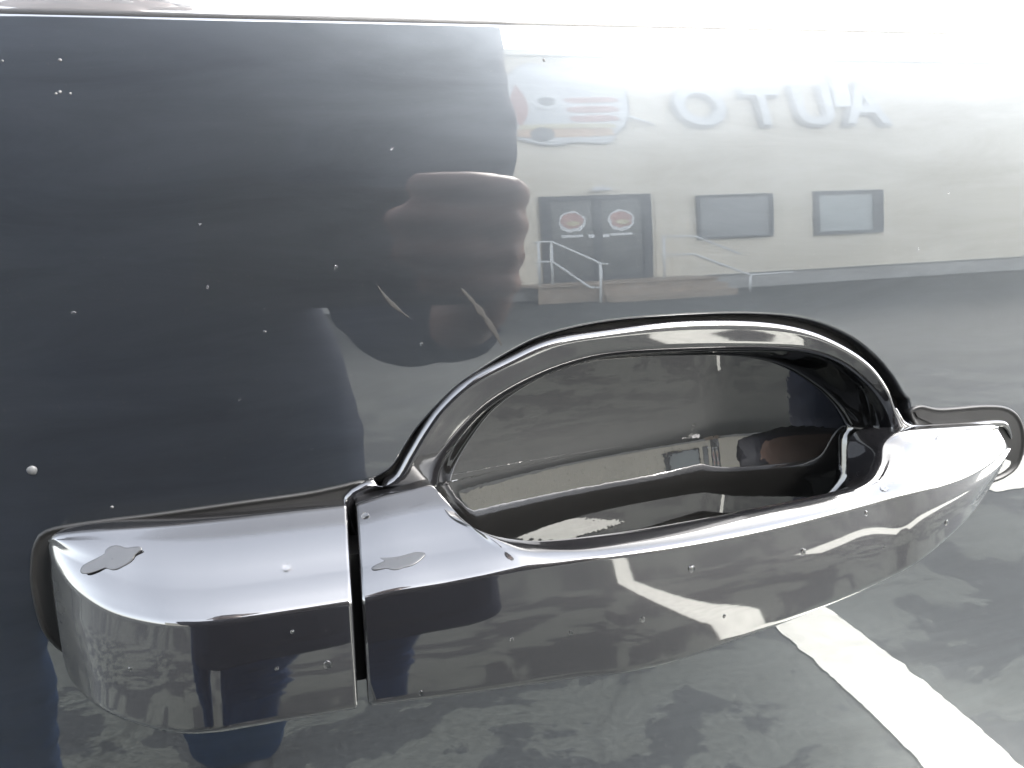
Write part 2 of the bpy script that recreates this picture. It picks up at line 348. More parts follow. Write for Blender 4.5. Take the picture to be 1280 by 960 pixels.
def ragged_stripe(name, x0, x1, y0, y1, along_y=True, seed=1, step=0.012, z=0.004):
    n = max(4, int(((y1 - y0) if along_y else (x1 - x0)) / step)); v = []; f = []
    for i in range(n + 1):
        t = i / n
        j0 = 0.006 * noise.noise(Vector((t * n * 0.31, seed, 0))) + 0.003 * noise.noise(Vector((t * n * 0.9, seed + 5, 0)))
        j1 = 0.006 * noise.noise(Vector((t * n * 0.31, seed + 9, 0))) + 0.003 * noise.noise(Vector((t * n * 0.9, seed + 14, 0)))
        if along_y:
            y = y0 + (y1 - y0) * t; v += [(x0 + j0, y, z), (x1 + j1, y, z)]
        else:
            x = x0 + (x1 - x0) * t; v += [(x, y0 + j0, z), (x, y1 + j1, z)]
    for i in range(n): f.append((2 * i, 2 * i + 1, 2 * i + 3, 2 * i + 2) if along_y else (2 * i, 2 * i + 2, 2 * i + 3, 2 * i + 1))
    o = link(name, mesh_from(name, v, f, False), M_LINE); o['kind'] = 'structure'
    return o
ragged_stripe('parking_line', 0.842, 0.985, -2.9, 0.9)
ragged_stripe('parking_line', 1.86, 6.5, -1.74, -1.45, along_y=False, seed=3)

# ------------------------------------------------------------------ the shop building across the lot
WALL_Y = -12.337
bld = thing('shop_building', 'cream metal sided shop building with double doors and pale letters, mirrored in the paint', 'building', (0, WALL_Y, 0), math.radians(-0.865))
def ribbed_wall(x0, x1, z0, z1, pitch=0.30):
    v = []; f = []; x = x0; prof = []
    while x < x1:
        prof += [(x, 0.0), (x + pitch * 0.78, 0.0), (x + pitch * 0.83, 0.016), (x + pitch * 0.95, 0.016)]; x += pitch
    for i, (px, py) in enumerate(prof): v += [(px, py, z0), (px, py, z1)]
    for i in range(len(prof) - 1): f.append((2 * i, 2 * i + 1, 2 * i + 3, 2 * i + 2))
    return mesh_from('siding', v, f, False)
HX0, HX1, HZ = -14.0, 27.0, 5.85
link('siding', ribbed_wall(HX0, HX1, 0.36, HZ), M_SIDING, bld)
box_part('body_block', HX0, HX1, -11.0, -0.03, 0.0, HZ - 0.02, M_SIDING, bld)
box_part('concrete_base', HX0, HX1, -0.02, 0.06, -0.05, 0.34, M_BASE, bld)
box_part('base_flashing', HX0, HX1, -0.01, 0.075, 0.342, 0.375, M_FLASH, bld)
box_part('parapet_cap', HX0 - 0.1, HX1 + 0.1, -11.05, 0.10, HZ, HZ + 0.14, M_SIDING, bld)

dd = box_part('double_door', 3.72, 5.64, 0.03, 0.06, 0.40, 2.46, M_FRAME, bld)
for (a, b) in ((3.90, 4.60), (4.76, 5.46)):
    box_part('glass_panel', a, b, 0.062, 0.075, 0.52, 2.34, M_GLASS, dd)
for (a, b) in ((3.72, 3.86), (4.62, 4.74), (5.50, 5.64)):
    box_part('door_stile', a, b, 0.055, 0.10, 0.40, 2.46, M_FRAME, dd)
box_part('door_rail', 3.862, 5.498, 0.056, 0.095, 2.36, 2.458, M_FRAME, dd)
for cx in (4.55, 4.81):
    box_part('push_plate', cx - 0.055, cx + 0.055, 0.10, 0.12, 1.44, 1.52, M_HOUSING, dd)
def blob_outline(cx, cz, rx, rz, seed, n=40, amp=0.12):
    return [(cx + rx * math.cos(a) * (1 + amp * noise.noise(Vector((2.2 * math.cos(a), 2.2 * math.sin(a), seed)))),
             cz + rz * math.sin(a) * (1 + amp * noise.noise(Vector((2.2 * math.cos(a), 2.2 * math.sin(a), seed + 7))))) for a in [2 * math.pi * k / n for k in range(n)]]
def plate(name, outline, y0, y1, mat, parent):
    bm = bmesh.new()
    fr = [bm.verts.new((x, y1, z)) for x, z in outline]; bk = [bm.verts.new((x, y0, z)) for x, z in outline]
    bm.faces.new(fr); bm.faces.new(bk[::-1])
    for i in range(len(fr)): bm.faces.new((fr[i], bk[i], bk[(i + 1) % len(fr)], fr[(i + 1) % len(fr)]))
    return link(name, bm_mesh(name, bm, False), mat, parent)
for k, cx in enumerate((4.24, 5.10)):
    plate('window_emblem', blob_outline(cx, 1.84, 0.235, 0.255, 3 + k, amp=0.2), 0.076, 0.080, M_WHITE, dd)
    plate('window_emblem', blob_outline(cx, 1.86, 0.195, 0.19, 8 + k, amp=0.3), 0.081, 0.085, M_RED, dd)
    plate('window_emblem', blob_outline(cx + 0.02, 1.80, 0.12, 0.06, 18 + k, amp=0.3), 0.086, 0.090, M_YELLOW, dd)
    box_part('window_emblem', cx - 0.19, cx + 0.19, 0.076, 0.082, 1.47, 1.53, M_WHITE, dd)
lamp = box_part('door_lamp', 4.62, 4.80, 0.03, 0.20, 2.55, 2.66, M_HOUSING, bld, 0.02)
for sx in (-1, 1):
    box_part('lamp_head', 4.71 + sx * 0.10 - 0.05, 4.71 + sx * 0.10 + 0.05, 0.202, 0.32, 2.53, 2.62, M_HOUSING, lamp, 0.015)
def window(x0, x1, z0, z1, pane, fw):
    w = box_part('window', x0, x1, 0.025, 0.045, z0, z1, pane, bld)
    for nm, a in (('frame_side', (x0 - fw[0], x0, z0 - fw[1], z1 + fw[1])), ('frame_side', (x1, x1 + fw[2], z0 - fw[1], z1 + fw[1])),
                  ('frame_rail', (x0 + .001, x1 - .001, z1, z1 + fw[1])), ('frame_rail', (x0 + .001, x1 - .001, z0 - fw[1], z0))):
        box_part(nm, a[0], a[1], 0.024, 0.09, a[2], a[3], M_FRAME, w)
window(6.54, 7.89, 1.33, 2.33, M_PANE2, (0.05, 0.05, 0.05))
window(8.86, 10.00, 1.34, 2.30, M_PANE, (0.09, 0.09, 0.19))

# porch with steps and white pipe rails
porch = thing('entrance_porch', 'tan board porch with steps and white pipe rails below the double doors', 'porch', (0, WALL_Y, 0), math.radians(-0.865))
for i in range(8):
    box_part('deck_board', 3.25, 6.2, 0.085 + i * 0.150, 0.085 + i * 0.150 + 0.142, 0.36, 0.40, M_STEP, porch)
box_part('deck_skirt', 3.27, 6.18, 1.20, 1.235, 0.0, 0.355, M_STEP, porch)
for i, (zt, y0) in enumerate(((0.27, 1.24), (0.14, 1.53))):
    box_part('step', 4.2, 6.2, y0, y0 + 0.30, 0.0, zt, M_STEP, porch)
def rail_set(pts_list, parent):
    for pts in pts_list:
        bm = bmesh.new(); add_tube(bm, pts, 0.024, 10)
        link('rail_pipe', bm_mesh('rail_pipe', bm), M_RAIL, parent)
YR = 1.22
rail_set([[(3.30, YR, 0.40), (3.30, YR, 1.36)], [(3.50, YR, 0.40), (3.50, YR, 1.36)], [(4.12, YR + .35, 0.0), (4.12, YR + .35, 0.84)],
          [(3.25, YR, 1.36), (3.50, YR, 1.36), (4.12, YR + .35, 0.84), (4.22, YR + .38, 0.82)],
          [(3.25, YR, 0.93), (3.50, YR, 0.93), (3.97, YR + .28, 0.34), (4.12, YR + .35, 0.32)],
          [(5.25, YR, 1.37), (5.83, YR, 1.33), (6.40, YR + .35, 0.88)], [(5.25, YR, 0.95), (5.80, YR, 0.93), (6.56, YR + .35, 0.40), (7.3, YR + .35, 0.40)],
          [(5.30, YR, 0.40), (5.30, YR, 1.36)], [(6.57, YR + .35, 0.0), (6.57, YR + .35, 0.42)]], porch)

# raised letters AUTO; read from the lot they run from +X to -X
sign = thing('letter_sign', 'pale raised letters reading AUTO high on the cream wall, mirrored in the paint', 'sign', (0, WALL_Y, 0), math.radians(-0.865))
def letter(ch, x_left, x_right, z0, z1):
    def grow(offset, extrude, y):
        cu = bpy.data.curves.new('letter', 'FONT'); cu.body = ch; cu.size = 1.0; cu.extrude = extrude; cu.offset = offset; cu.shear = 0.12
        tmp = bpy.data.objects.new('scratch', cu); COL.objects.link(tmp)
        dg = bpy.context.evaluated_depsgraph_get(); dg.update()
        me = bpy.data.meshes.new_from_object(tmp.evaluated_get(dg)); bpy.data.objects.remove(tmp)
        return me
    a = grow(0.055, 0.04, 0); b = grow(0.02, 0.04, 0)
    xs = [v.co.x for v in a.vertices]; ys = [v.co.y for v in a.vertices]
    lo, hi, bl, bh = min(xs), max(xs), min(ys), max(ys)
    def place(me, y):
        for v in me.vertices:
            u = (v.co.x - lo) / (hi - lo); w = (v.co.y - bl) / (bh - bl); d = v.co.z
            v.co = Vector((x_left - u * (x_left - x_right), y + d, z0 + w * (z1 - z0)))
        me.flip_normals(); me.update()
    place(a, 0.07); place(b, 0.13)
    e = link('letter_back', a, M_LETTER_EDGE, sign); link('letter_face', b, M_LETTER, e)
letter('A', 10.50, 9.44, 4.07, 5.24); letter('U', 9.30, 8.40, 4.05, 5.16); letter('T', 8.22, 7.42, 4.06, 5.08); letter('O', 7.18, 6.16, 4.06, 5.14)
tag(box_part('wall_box', 9.30, 9.60, WALL_Y - 0.15, WALL_Y + 0.06, 4.56, 5.60, M_HOUSING, None, 0.03), 'tall white box on the wall between the letters A and U', 'lamp')  # plain tall white box standing proud of the siding

emblem = thing('emblem_sign', 'cut-out red and orange emblem board with pale outline left of the mirrored letters', 'sign', (0, WALL_Y, 0), math.radians(-0.865))
em_out = catmull([(3.30, 3.98), (3.62, 3.74), (4.02, 3.66), (4.42, 3.74), (4.75, 3.70), (5.02, 3.72), (5.14, 3.92), (5.36, 4.25), (5.40, 4.85), (5.22, 5.35), (4.75, 5.62), (4.20, 5.50), (3.75, 5.66), (3.38, 5.35), (3.18, 4.70)], 5, True)
def inset(pl, k):
    cx = sum(p[0] for p in pl) / len(pl); cz = sum(p[1] for p in pl) / len(pl)
    return [(cx + (p[0] - cx) * k, cz + (p[1] - cz) * k) for p in pl]
plate('backing', em_out, 0.03, 0.07, M_LETTER_EDGE, emblem)
plate('backing', inset(em_out, 0.965), 0.071, 0.085, M_WHITE, emblem)
plate('colour_field', inset(em_out, 0.90), 0.086, 0.095, M_LETTER, emblem)
for (x0, x1, z0, z1, mt) in ((3.45, 5.05, 3.88, 4.05, M_ORANGE), (3.5, 5.1, 4.07, 4.16, M_YELLOW), (4.35, 5.18, 4.24, 4.36, M_RED), (4.30, 5.2, 4.46, 4.58, M_RED), (4.28, 5.2, 4.70, 4.80, M_RED), (3.36, 3.66, 4.2, 5.05, M_RED)):
    plate('colour_band', catmull([(x0, (z0 + z1) / 2), (x0 + .1, z1), (x1 - .15, z1 + .02), (x1, (z0 + z1) / 2), (x1 - .1, z0), (x0 + .12, z0 - .02)], 4, True), 0.096, 0.104, mt, emblem)
plate('colour_band', blob_outline(3.98, 4.72, 0.26, 0.20, 4), 0.096, 0.106, M_WHITE, emblem)
plate('colour_band', blob_outline(3.98, 4.72, 0.15, 0.10, 4), 0.107, 0.112, M_FLASH, emblem)
plate('colour_band', blob_outline(3.85, 3.93, 0.20, 0.16, 6), 0.105, 0.112, M_FLASH, emblem)
bm = bmesh.new(); add_tube(bm, [(5.36, 0.09, 4.36), (5.82, 0.09, 4.13)], 0.03, 8)
link('emblem_arm', bm_mesh('emblem_arm', bm), M_WHITE, emblem)

# ------------------------------------------------------------------ the car door
Z0, CURV = 1.066, 1.317
def surf(z):
    """depth of the outer skin at height z: barrel-shaped door side that straightens towards the sill"""
    zl = 0.85
    if z >= zl: return 0.5 * CURV * (z - Z0) ** 2
    y0 = 0.5 * CURV * (zl - Z0) ** 2; s0 = CURV * (zl - Z0); d = zl - z
    L = 0.25
    if d < L: return y0 - s0 * d + (s0 + 0.06) * d * d / (2 * L)
    return y0 - s0 * L + (s0 + 0.06) * L / 2 + 0.06 * (d - L)
def slope(z): return (surf(z + 1e-4) - surf(z - 1e-4)) / 2e-4
def skin_normal(z): return Vector((0, -1, slope(z))).normalized()

door = thing('car_door', 'glossy black car door with a pull handle in a scooped recess', 'car door')

NL = 220
bottom = [(0.1655, 0.985), (0.1615, 0.967), (0.144, 0.9545), (0.110, 0.949), (0.070, 0.946), (0.034, 0.951), (0.013, 0.962), (0.0035, 0.975), (0.0005, 0.986), (0.0065, 0.9898)]
def shrink(pts, k, cx=0.088, cz=0.985):
    return [(cx + (x - cx) * k, cz + (z - cz) * k) for x, z in pts]
loop_out = resample(catmull(mm(ARCH_OUT) + bottom, 8, True), NL, True)
loop_rim = resample(catmull(mm(ARCH_RIM) + shrink(bottom, 0.95), 8, True), NL, True)
loop_in = resample(catmull(mm(ARCH_IN) + shrink(bottom, 0.88), 8, True), NL, True)
CEN = Vector((0.088, 0.985))

# outer skin: rings from the recess edge out to the door's own edges
PX0, PX1, PZ0, PZ1 = -0.55, 0.62, 0.40, 1.0965
def to_rect(p):
    d = (p - CEN).normalized(); t = 1e9
    if d.x > 1e-9: t = min(t, (PX1 - CEN.x) / d.x)
    if d.x < -1e-9: t = min(t, (PX0 - CEN.x) / d.x)
    if d.y > 1e-9: t = min(t, (PZ1 - CEN.y) / d.y)
    if d.y < -1e-9: t = min(t, (PZ0 - CEN.y) / d.y)
    return CEN + d * t
rect = [to_rect(p) for p in loop_out]
for corner in (Vector((PX0, PZ0)), Vector((PX1, PZ0)), Vector((PX1, PZ1)), Vector((PX0, PZ1))):
    k = min(range(NL), key=lambda i: (rect[i] - corner).length); rect[k] = corner
verts, norms, faces = [], [], []
def ring(pts, ys, ns):
    i0 = len(verts)
    for p, y, n in zip(pts, ys, ns): verts.append((p.x, y, p.y)); norms.append(n)
    return i0
rings = []
inward = [(CEN - p).normalized() for p in loop_out]
def loop_inward(loop):
    out = []
    for i in range(NL):
        t = loop[(i + 1) % NL] - loop[i - 1]
        n = Vector((-t.y, t.x)).normalized()
        if n.dot(CEN - loop[i]) < 0: n = -n
        out.append(n)
    return out
inw = loop_inward(loop_out)
ZERO = Vector((0, 0, 0))
for off, dy in ((0.0011, 0.0050), (0.0011, 0.0022), (0.0010, 0.0012), (0.0007, 0.0005), (0.0003, 0.0001)):
    q = [p + n * off for p, n in zip(loop_out, inw)]
    ns = [(Vector((n.x, 0, n.y)) * (off / 0.0011) + skin_normal(p.y) * (1 - off / 0.0012)).normalized() for p, n in zip(q, inw)]
    rings.append(ring(q, [surf(p.y) + dy for p in q], ns))
NR = 46
for k in range(NR + 1):
    f = (k / NR) ** 1.9
    q = [a.lerp(b, f) for a, b in zip(loop_out, rect)]
    rings.append(ring(q, [surf(p.y) for p in q], [skin_normal(p.y) for p in q]))
for off, dy, nb in ((0.0006, 0.0003, 0.5), (0.0011, 0.0014, 0.9), (0.0012, 0.012, 1.0)):
    q = []; ns = []
    for p in rect:
        ox = 1 if p.x > PX1 - 1e-5 else (-1 if p.x < PX0 + 1e-5 else 0); oz = 1 if p.y > PZ1 - 1e-5 else (-1 if p.y < PZ0 + 1e-5 else 0)
        q.append(Vector((p.x + ox * off, p.y + oz * off))); ns.append((Vector((ox, 0, oz)) * nb + skin_normal(p.y) * (1 - nb)).normalized())
    rings.append(ring(q, [surf(min(PZ1, max(PZ0, p.y))) + dy for p in q], ns))
for a, b in zip(rings, rings[1:]):
    for k in range(NL):
        k2 = (k + 1) % NL; faces.append((a + k, a + k2, b + k2, b + k))
me = mesh_from('outer_skin', verts, faces)
bm = bmesh.new(); bm.from_mesh(me); bmesh.ops.recalc_face_normals(bm, faces=bm.faces)
bm.verts.ensure_lookup_table()
if sum(f.normal.y for f in bm.faces) > 0:
    for f in bm.faces: f.normal_flip()
bm.to_mesh(me); bm.free()
me.normals_split_custom_set_from_vertices([tuple(n) for n in norms])
skin = link('outer_skin', me, M_DOOR, door)

# inner shell so the door has a back
bm = bmesh.new(); prev = None
for i in range(24):
    z = PZ0 + 0.006 + (PZ1 - 0.004 - PZ0 - 0.006) * i / 23
    row = [bm.verts.new((PX0 + 0.004, surf(z) + 0.07, z)), bm.verts.new((PX1 - 0.004, surf(z) + 0.07, z))]
    if prev: bm.faces.new((prev[0], prev[1], row[1], row[0]))
    prev = row
ge = bmesh.ops.extrude_face_region(bm, geom=bm.faces[:])
for v in [g_ for g_ in ge['geom'] if isinstance(g_, bmesh.types.BMVert)]: v.co.y += 0.03
link('inner_panel', bm_mesh('inner_panel', bm), M_BRACKET, door)

# scooped surround: rim crest, sloping band, then the deep cup
def loft(name, loops, mat, parent, close_last=False, flip=False):
    v = []; f = []
    for lp in loops: v += [tuple(p) for p in lp]
    n = len(loops[0])
    for a in range(len(loops) - 1):
        for k in range(n):
            k2 = (k + 1) % n; q = (a * n + k, a * n + k2, (a + 1) * n + k2, (a + 1) * n + k)
            f.append(q)
    if close_last:
        c = len(v); last = loops[-1]; v.append(tuple(sum((Vector(p) for p in last), Vector()) / n)); b0 = (len(loops) - 1) * n
        for k in range(n): f.append((b0 + k, b0 + (k + 1) % n, c))
    me = mesh_from(name, v, f)
    bm = bmesh.new(); bm.from_mesh(me); bmesh.ops.recalc_face_normals(bm, faces=bm.faces)
    if sum(f_.normal.y * f_.calc_area() for f_ in bm.faces) > 0:
        for f_ in bm.faces: f_.normal_flip()
    bm.to_mesh(me); bm.free()
    return link(name, me, mat, parent)
def l3(loop, dy, k=None): return [Vector((p.x, surf(p.y) + dy, p.y)) for p in loop]
def lerp_loop(A, B, t): return [a.lerp(b, t) for a, b in zip(A, B)]
rim_n = loop_inward(loop_rim)
def rim_off(d): return [p - n * d for p, n in zip(loop_rim, rim_n)]       # outward from the crest
# black seal lying in the slot between skin and surround
seal = loft('slot_seal', [l3([p + n * 0.0002 for p, n in zip(loop_out, inw)], 0.0048), l3(lerp_loop(loop_out, loop_rim, 0.55), 0.0036), l3(rim_off(0.0004), 0.0048)], M_RUBBER, door)
surround = loft('recess_surround', [l3(rim_off(0.0016), 0.0052), l3(rim_off(0.0017), 0.0010), l3(rim_off(0.0015), -0.0006), l3(rim_off(0.0010), -0.0015), l3(rim_off(0.0003), -0.0020),
    l3(lerp_loop(loop_rim, loop_in, 0.06), -0.0020), l3(lerp_loop(loop_rim, loop_in, 0.14), -0.00185), l3(lerp_loop(loop_rim, loop_in, 0.30), -0.00160), l3(lerp_loop(loop_rim, loop_in, 0.6), -0.0011), l3(lerp_loop(loop_rim, loop_in, 0.90), -0.0006), l3(lerp_loop(loop_rim, loop_in, 0.96), -0.0001), l3(loop_in, 0.0014), l3(loop_in, 0.0042)], M_HANDLE, door)
CUP_C = Vector((0.090, 0.988)); cup_loops = []
LEAN = [(0.940, -2), (0.960, -4), (0.970, -3), (0.9735, 1), (0.9765, 7), (0.980, 9), (0.984, 7), (0.988, 2), (0.993, -1), (1.002, -5), (1.012, -9), (1.03, -16)]
def lean(z):
    for (a, va), (b, vb) in zip(LEAN, LEAN[1:]):
        if a <= z <= b:
            t = (z - a) / (b - a); t = t * t * (3 - 2 * t) * 0.5 + t * 0.5
            return va + (vb - va) * t
    return 0.0
CUP_Y = [0.0]
for k in range(450): CUP_Y.append(CUP_Y[-1] + math.tan(math.radians(lean(0.940 + k * 0.0002))) * 0.0002)
def cup_end(x):
    if x < 0.111: return 0.0
    if x < 0.123: return (x - 0.111) ** 2 / 0.084
    return 0.012 ** 2 / 0.084 + 0.2857 * (x - 0.123) + (x - 0.123) ** 2 / 0.6
def cup_depth(x, z):
    k = min(449.0, max(0.0, (z - 0.940) / 0.0002)); i = int(k)
    y = CUP_Y[i] + (CUP_Y[i + 1] - CUP_Y[i]) * (k - i)
    return 0.0300 + y - CUP_Y[240] - (x - 0.129) ** 2 / 0.452 - cup_end(x)
for i in range(64):
    s = i / 64.0
    lp = [a.lerp(CUP_C, s) for a in loop_in]
    w = min(1.0, s / 0.06); w = w * w * (3 - 2 * w)
    cup_loops.append([Vector((p.x, (surf(p.y) + 0.0040) * (1 - w) + w * max(surf(p.y) + 0.0042, cup_depth(p.x, p.y)), p.y)) for p in lp])
loft('recess_cup', cup_loops, M_CUP, door, close_last=True)

# seals below the key cover and the hinge end of the handle
def seal_plate(name, outline, parent):
    out = resample(catmull(outline, 6, True), 120, True); c = sum(out, Vector((0, 0))) / len(out)
    nrm = []
    for i in range(120):
        t = out[(i + 1) % 120] - out[i - 1]; n = Vector((-t.y, t.x)).normalized()
        if n.dot(c - out[i]) < 0: n = -n
        nrm.append(n)
    def o3(d, dy): return [Vector((p.x + n.x * d, surf(p.y) + dy, p.y + n.y * d)) for p, n in zip(out, nrm)]
    return loft(name, [o3(0, 0.002), o3(0, -0.0003), o3(0.0003, -0.0006), o3(0.0006, -0.0007), o3(0.0009, -0.0006), o3(0.0012, -0.0003), o3(0.0017, -0.00025), o3(0.0034, -0.00025)], M_RUBBER, parent, close_last=True)
seal_plate('cover_seal', mm(GASKET_LEFT) + [(0.0098, 0.9909), (0.0120, 0.986), (0.0105, 0.970), (0.007, 0.953), (-0.02, 0.9505), (-0.045, 0.9525), (-0.058, 0.9560), (-0.0640, 0.9630)], door)
seal_plate('hinge_seal', [(0.1640, 0.9930)] + mm(GASKET_RIGHT) + [(0.2035, 0.971), (0.194, 0.968), (0.180, 0.970), (0.172, 0.978), (0.1665, 0.988)], door)

bm = bmesh.new(); hr = catmull(mm(HINGE_RIM), 6); add_tube(bm, hr, [0.0011 * min(1.0, 0.25 + (len(hr) - 1 - k) / 9.0, 0.25 + k / 6.0) for k in range(len(hr))], 12)
link('hinge_rim', bm_mesh('hinge_rim', bm), M_HANDLE, door)
# ---- lofted handle pieces
def section(corners, fillets, bulges):
    """rounded polygon through 3-D corners; fillet length per corner, outward bulge vector per edge"""
    n = len(corners); pts = []; cut = []
    for i in range(n):
        p = corners[i]; a = corners[i - 1] - p; b = corners[(i + 1) % n] - p; f = fillets[i]
        fa, fb = f if hasattr(f, '__len__') else (f, f)
        cut.append((p + a.normalized() * min(fa, a.length * 0.6), p, p + b.normalized() * min(fb, b.length * 0.45)))
    for i in range(n):
        s, p, e = cut[i]
        for t in (0, 0.12, 0.25, 0.38, 0.5, 0.62, 0.75, 0.88, 1.0): pts.append(s * (1 - t) ** 2 + p * 2 * t * (1 - t) + e * t * t)
        e2 = cut[(i + 1) % n][0]
        for t in (0.2, 0.4, 0.6, 0.8): pts.append(e.lerp(e2, t) + bulges[i] * (4 * t * (1 - t)))
    return pts
def handle_piece(name, stations, mat, parent, cap0=True, cap1=True, lead=0.0007):
    S = catmull(stations, 7); rows = []
    for s in S:
        back_top = Vector(s[0:3]); top = Vector(s[3:6]); crease = Vector(s[6:9]); foot = Vector(s[9:12]); back_foot = Vector(s[12:15]); ft, fc, ff, bt = s[15:19]
        d = top - crease; ln = d.length; ch = crease + d * min(0.30, 0.0050 / ln) + Vector((0, -0.62, 0.78)) * min(0.0007, ln * 0.035)   # chamfer line along the crease
        rows.append(section([back_top, top, ch, crease, foot, back_foot], [0.001, ft, 0.0030, (0.0012, 0.0010), ff, 0.003],
                            [ZERO, Vector((0, -0.35, 0.94)) * bt, ZERO, Vector((0, -1, -0.1)) * 0.0009, ZERO, ZERO]))
    # eased ends
    def eased(r0, axis, d):
        c = sum(r0, Vector()) / len(r0)
        return [[p + (c - p).normalized() * a + axis * b for p in r0] for a, b in ((d * 0.3, -d * 0.3), (d, 0.0))]
    ax0 = (sum(rows[0], Vector()) - sum(rows[1], Vector())).normalized(); ax1 = (sum(rows[-1], Vector()) - sum(rows[-2], Vector())).normalized()
    e0 = eased(rows[0], ax0, lead); e1 = eased(rows[-1], ax1, lead)
    rows[0] = [p - ax0 * lead for p in rows[0]]; rows[-1] = [p - ax1 * lead for p in rows[-1]]
    rows = [e0[1], e0[0]] + rows + e1
    n = len(rows[0]); v = [tuple(p) for r in rows for p in r]; f = []
    for a in range(len(rows) - 1):
        for k in range(n): f.append((a * n + k, a * n + (k + 1) % n, (a + 1) * n + (k + 1) % n, (a + 1) * n + k))
    f.append(tuple(range(n))); f.append(tuple(range((len(rows) - 1) * n, len(rows) * n))[::-1])
    me = mesh_from(name, v, f)
    bm = bmesh.new(); bm.from_mesh(me); bmesh.ops.recalc_face_normals(bm, faces=bm.faces); bm.to_mesh(me); bm.free()
    o = link(name, me, mat, parent); smooth_angle(o, 50)
    return o
GB, GC, GF = mm(GRIP_BACK), mm(GRIP_CREASE), mm(GRIP_FOOT)
root = [1, 1, 1, 1, .85, .55, .2, 0, 0, 0, 0, 0.0, .1, .45, .85, 1, 1, 1]
st = []
for i, (T, C, B, w) in enumerate(zip(GB, GC, GF, root)):
    bt_y = w * 0.010 + (1 - w) * (T[1] + 0.006); kf_y = w * 0.012 + (1 - w) * (B[1] + 0.013)
    bt = (T[0], bt_y, T[2] - 0.0005 * w - (1 - w) * 0.004); kf = (B[0], kf_y, B[2] + 0.002 * w + 0.003 * (1 - w))
    end = i / 17.0
    fc = 0.0045 + 0.0015 * (1 - w); fc = min(fc, 0.5 * (Vector(T) - Vector(C)).length)
    st.append(bt + T + C + B + kf + (0.0012 + 0.002 * (1 - w), fc, 0.0030 if i < 13 else 0.0022, 0.0009 * w))
grip = handle_piece('pull_handle', st, M_HANDLE, door)
CB, CC, CF = mm(COVER_BACK), mm(COVER_CREASE), mm(COVER_FOOT)
st = []
for i, (T, C, B) in enumerate(zip(CB, CC, CF)):
    st.append((T[0], 0.010, T[2] - 0.0005) + T + C + B + (B[0], 0.012, B[2] + 0.002) + (0.0014, 0.0042 if i < 7 else 0.0022, 0.0025 if i < 8 else 0.002, 0.0009))
cover = handle_piece('key_cover', st, M_HANDLE, door)
# dark bracket seen down the gap between key cover and handle
box_part('mounting_bracket', 0.0020, 0.0090, -0.0125, 0.010, 0.949, 0.978, M_BRACKET, door)

# ---- belt line trim, window glass and frame above the skin
def extrude_profile(name, prof, x0, x1, mat, parent, seg=24):
    v = []; f = []; n = len(prof)
    for i in range(seg + 1):
        x = x0 + (x1 - x0) * i / seg; v += [(x, y, z) for y, z in prof]
    for i in range(seg):
        for k in range(n - 1): f.append((i * n + k, i * n + k + 1, (i + 1) * n + k + 1, (i + 1) * n + k))
    me = mesh_from(name, v, f); bm = bmesh.new(); bm.from_mesh(me); bmesh.ops.recalc_face_normals(bm, faces=bm.faces)
    if sum(q.normal.y * q.calc_area() for q in bm.faces) > 0:
        for q in bm.faces: q.normal_flip()
    bm.to_mesh(me); bm.free()
    o = link(name, me, mat, parent); smooth_angle(o, 40); return o
TS = math.tan(math.radians(16)); yb = surf(1.0985)
extrude_profile('belt_trim', [(yb + 0.010, 1.0966), (yb + 0.0005, 1.0966), (yb + 0.00025, 1.0972)] + [(yb + 0.0003 + TS * (0.62 * t + 0.40 * t * t / 0.008), 1.0977 + t) for t in (0.001, 0.002, 0.003, 0.004, 0.005, 0.006, 0.007, 0.009, 0.012, 0.016, 0.02)] + [(yb + 0.0200, 1.1225)], PX0, PX1, M_TRIM, door)
M_WINDOW = paint('tinted_window_glass', (0.004, 0.005, 0.005), 0.3, 0.0, 100.0, 0.002)
extrude_profile('window_glass', [(yb + 0.0115 + (z - 1.1223) * TS, z) for z in (1.118, 1.20, 1.30, 1.44)] + [(yb + 0.0165 + (z - 1.1223) * TS, z) for z in (1.44, 1.118)], PX0 + 0.03, PX1 - 0.03, M_WINDOW, door)
bm = bmesh.new()
pth = [(PX0 + 0.015, yb + 0.012, 1.10), (PX0 + 0.03, yb + 0.06, 1.28), (PX0 + 0.06, yb + 0.105, 1.45), (PX1 - 0.06, yb + 0.105, 1.45), (PX1 - 0.03, yb + 0.06, 1.28), (PX1 - 0.015, yb + 0.012, 1.10)]
add_tube(bm, pth, 0.016, 12); link('window_frame', bm_mesh('window_frame', bm), M_RUBBER, door)

# ---- scuffs in the clear coat: shallow raised ribbons of pale scratched lacquer
def scuff(pts, w):
    P = resample(catmull(pts, 6), 26); v = []; f = []
    for i, p in enumerate(P):
        t = (P[min(i + 1, 25)] - P[max(i - 1, 0)]).normalized(); n = Vector((-t.y, t.x)); h = w * (0.25 + 0.75 * math.sin(math.pi * (i + 0.5) / 26)) * (0.75 + 0.5 * noise.noise(Vector((i * 0.35, w * 9000, 3.0))))
        for s, d in ((-1, 0.0), (0, 0.00003), (1, 0.0)):
            q = p + n * h * s; v.append((q.x, surf(q.y) - 0.00002 - d, q.y))
    for i in range(25):
        for k in range(2): f.append((3 * i + k, 3 * i + k + 1, 3 * i + k + 4, 3 * i + k + 3))
    link('scuff_mark', mesh_from('scuff_mark', v, f), M_SCUFF, door)
scuff(mm(SCUFF_LONG), 0.0009); scuff(mm(SCUFF_SHORT), 0.0006)

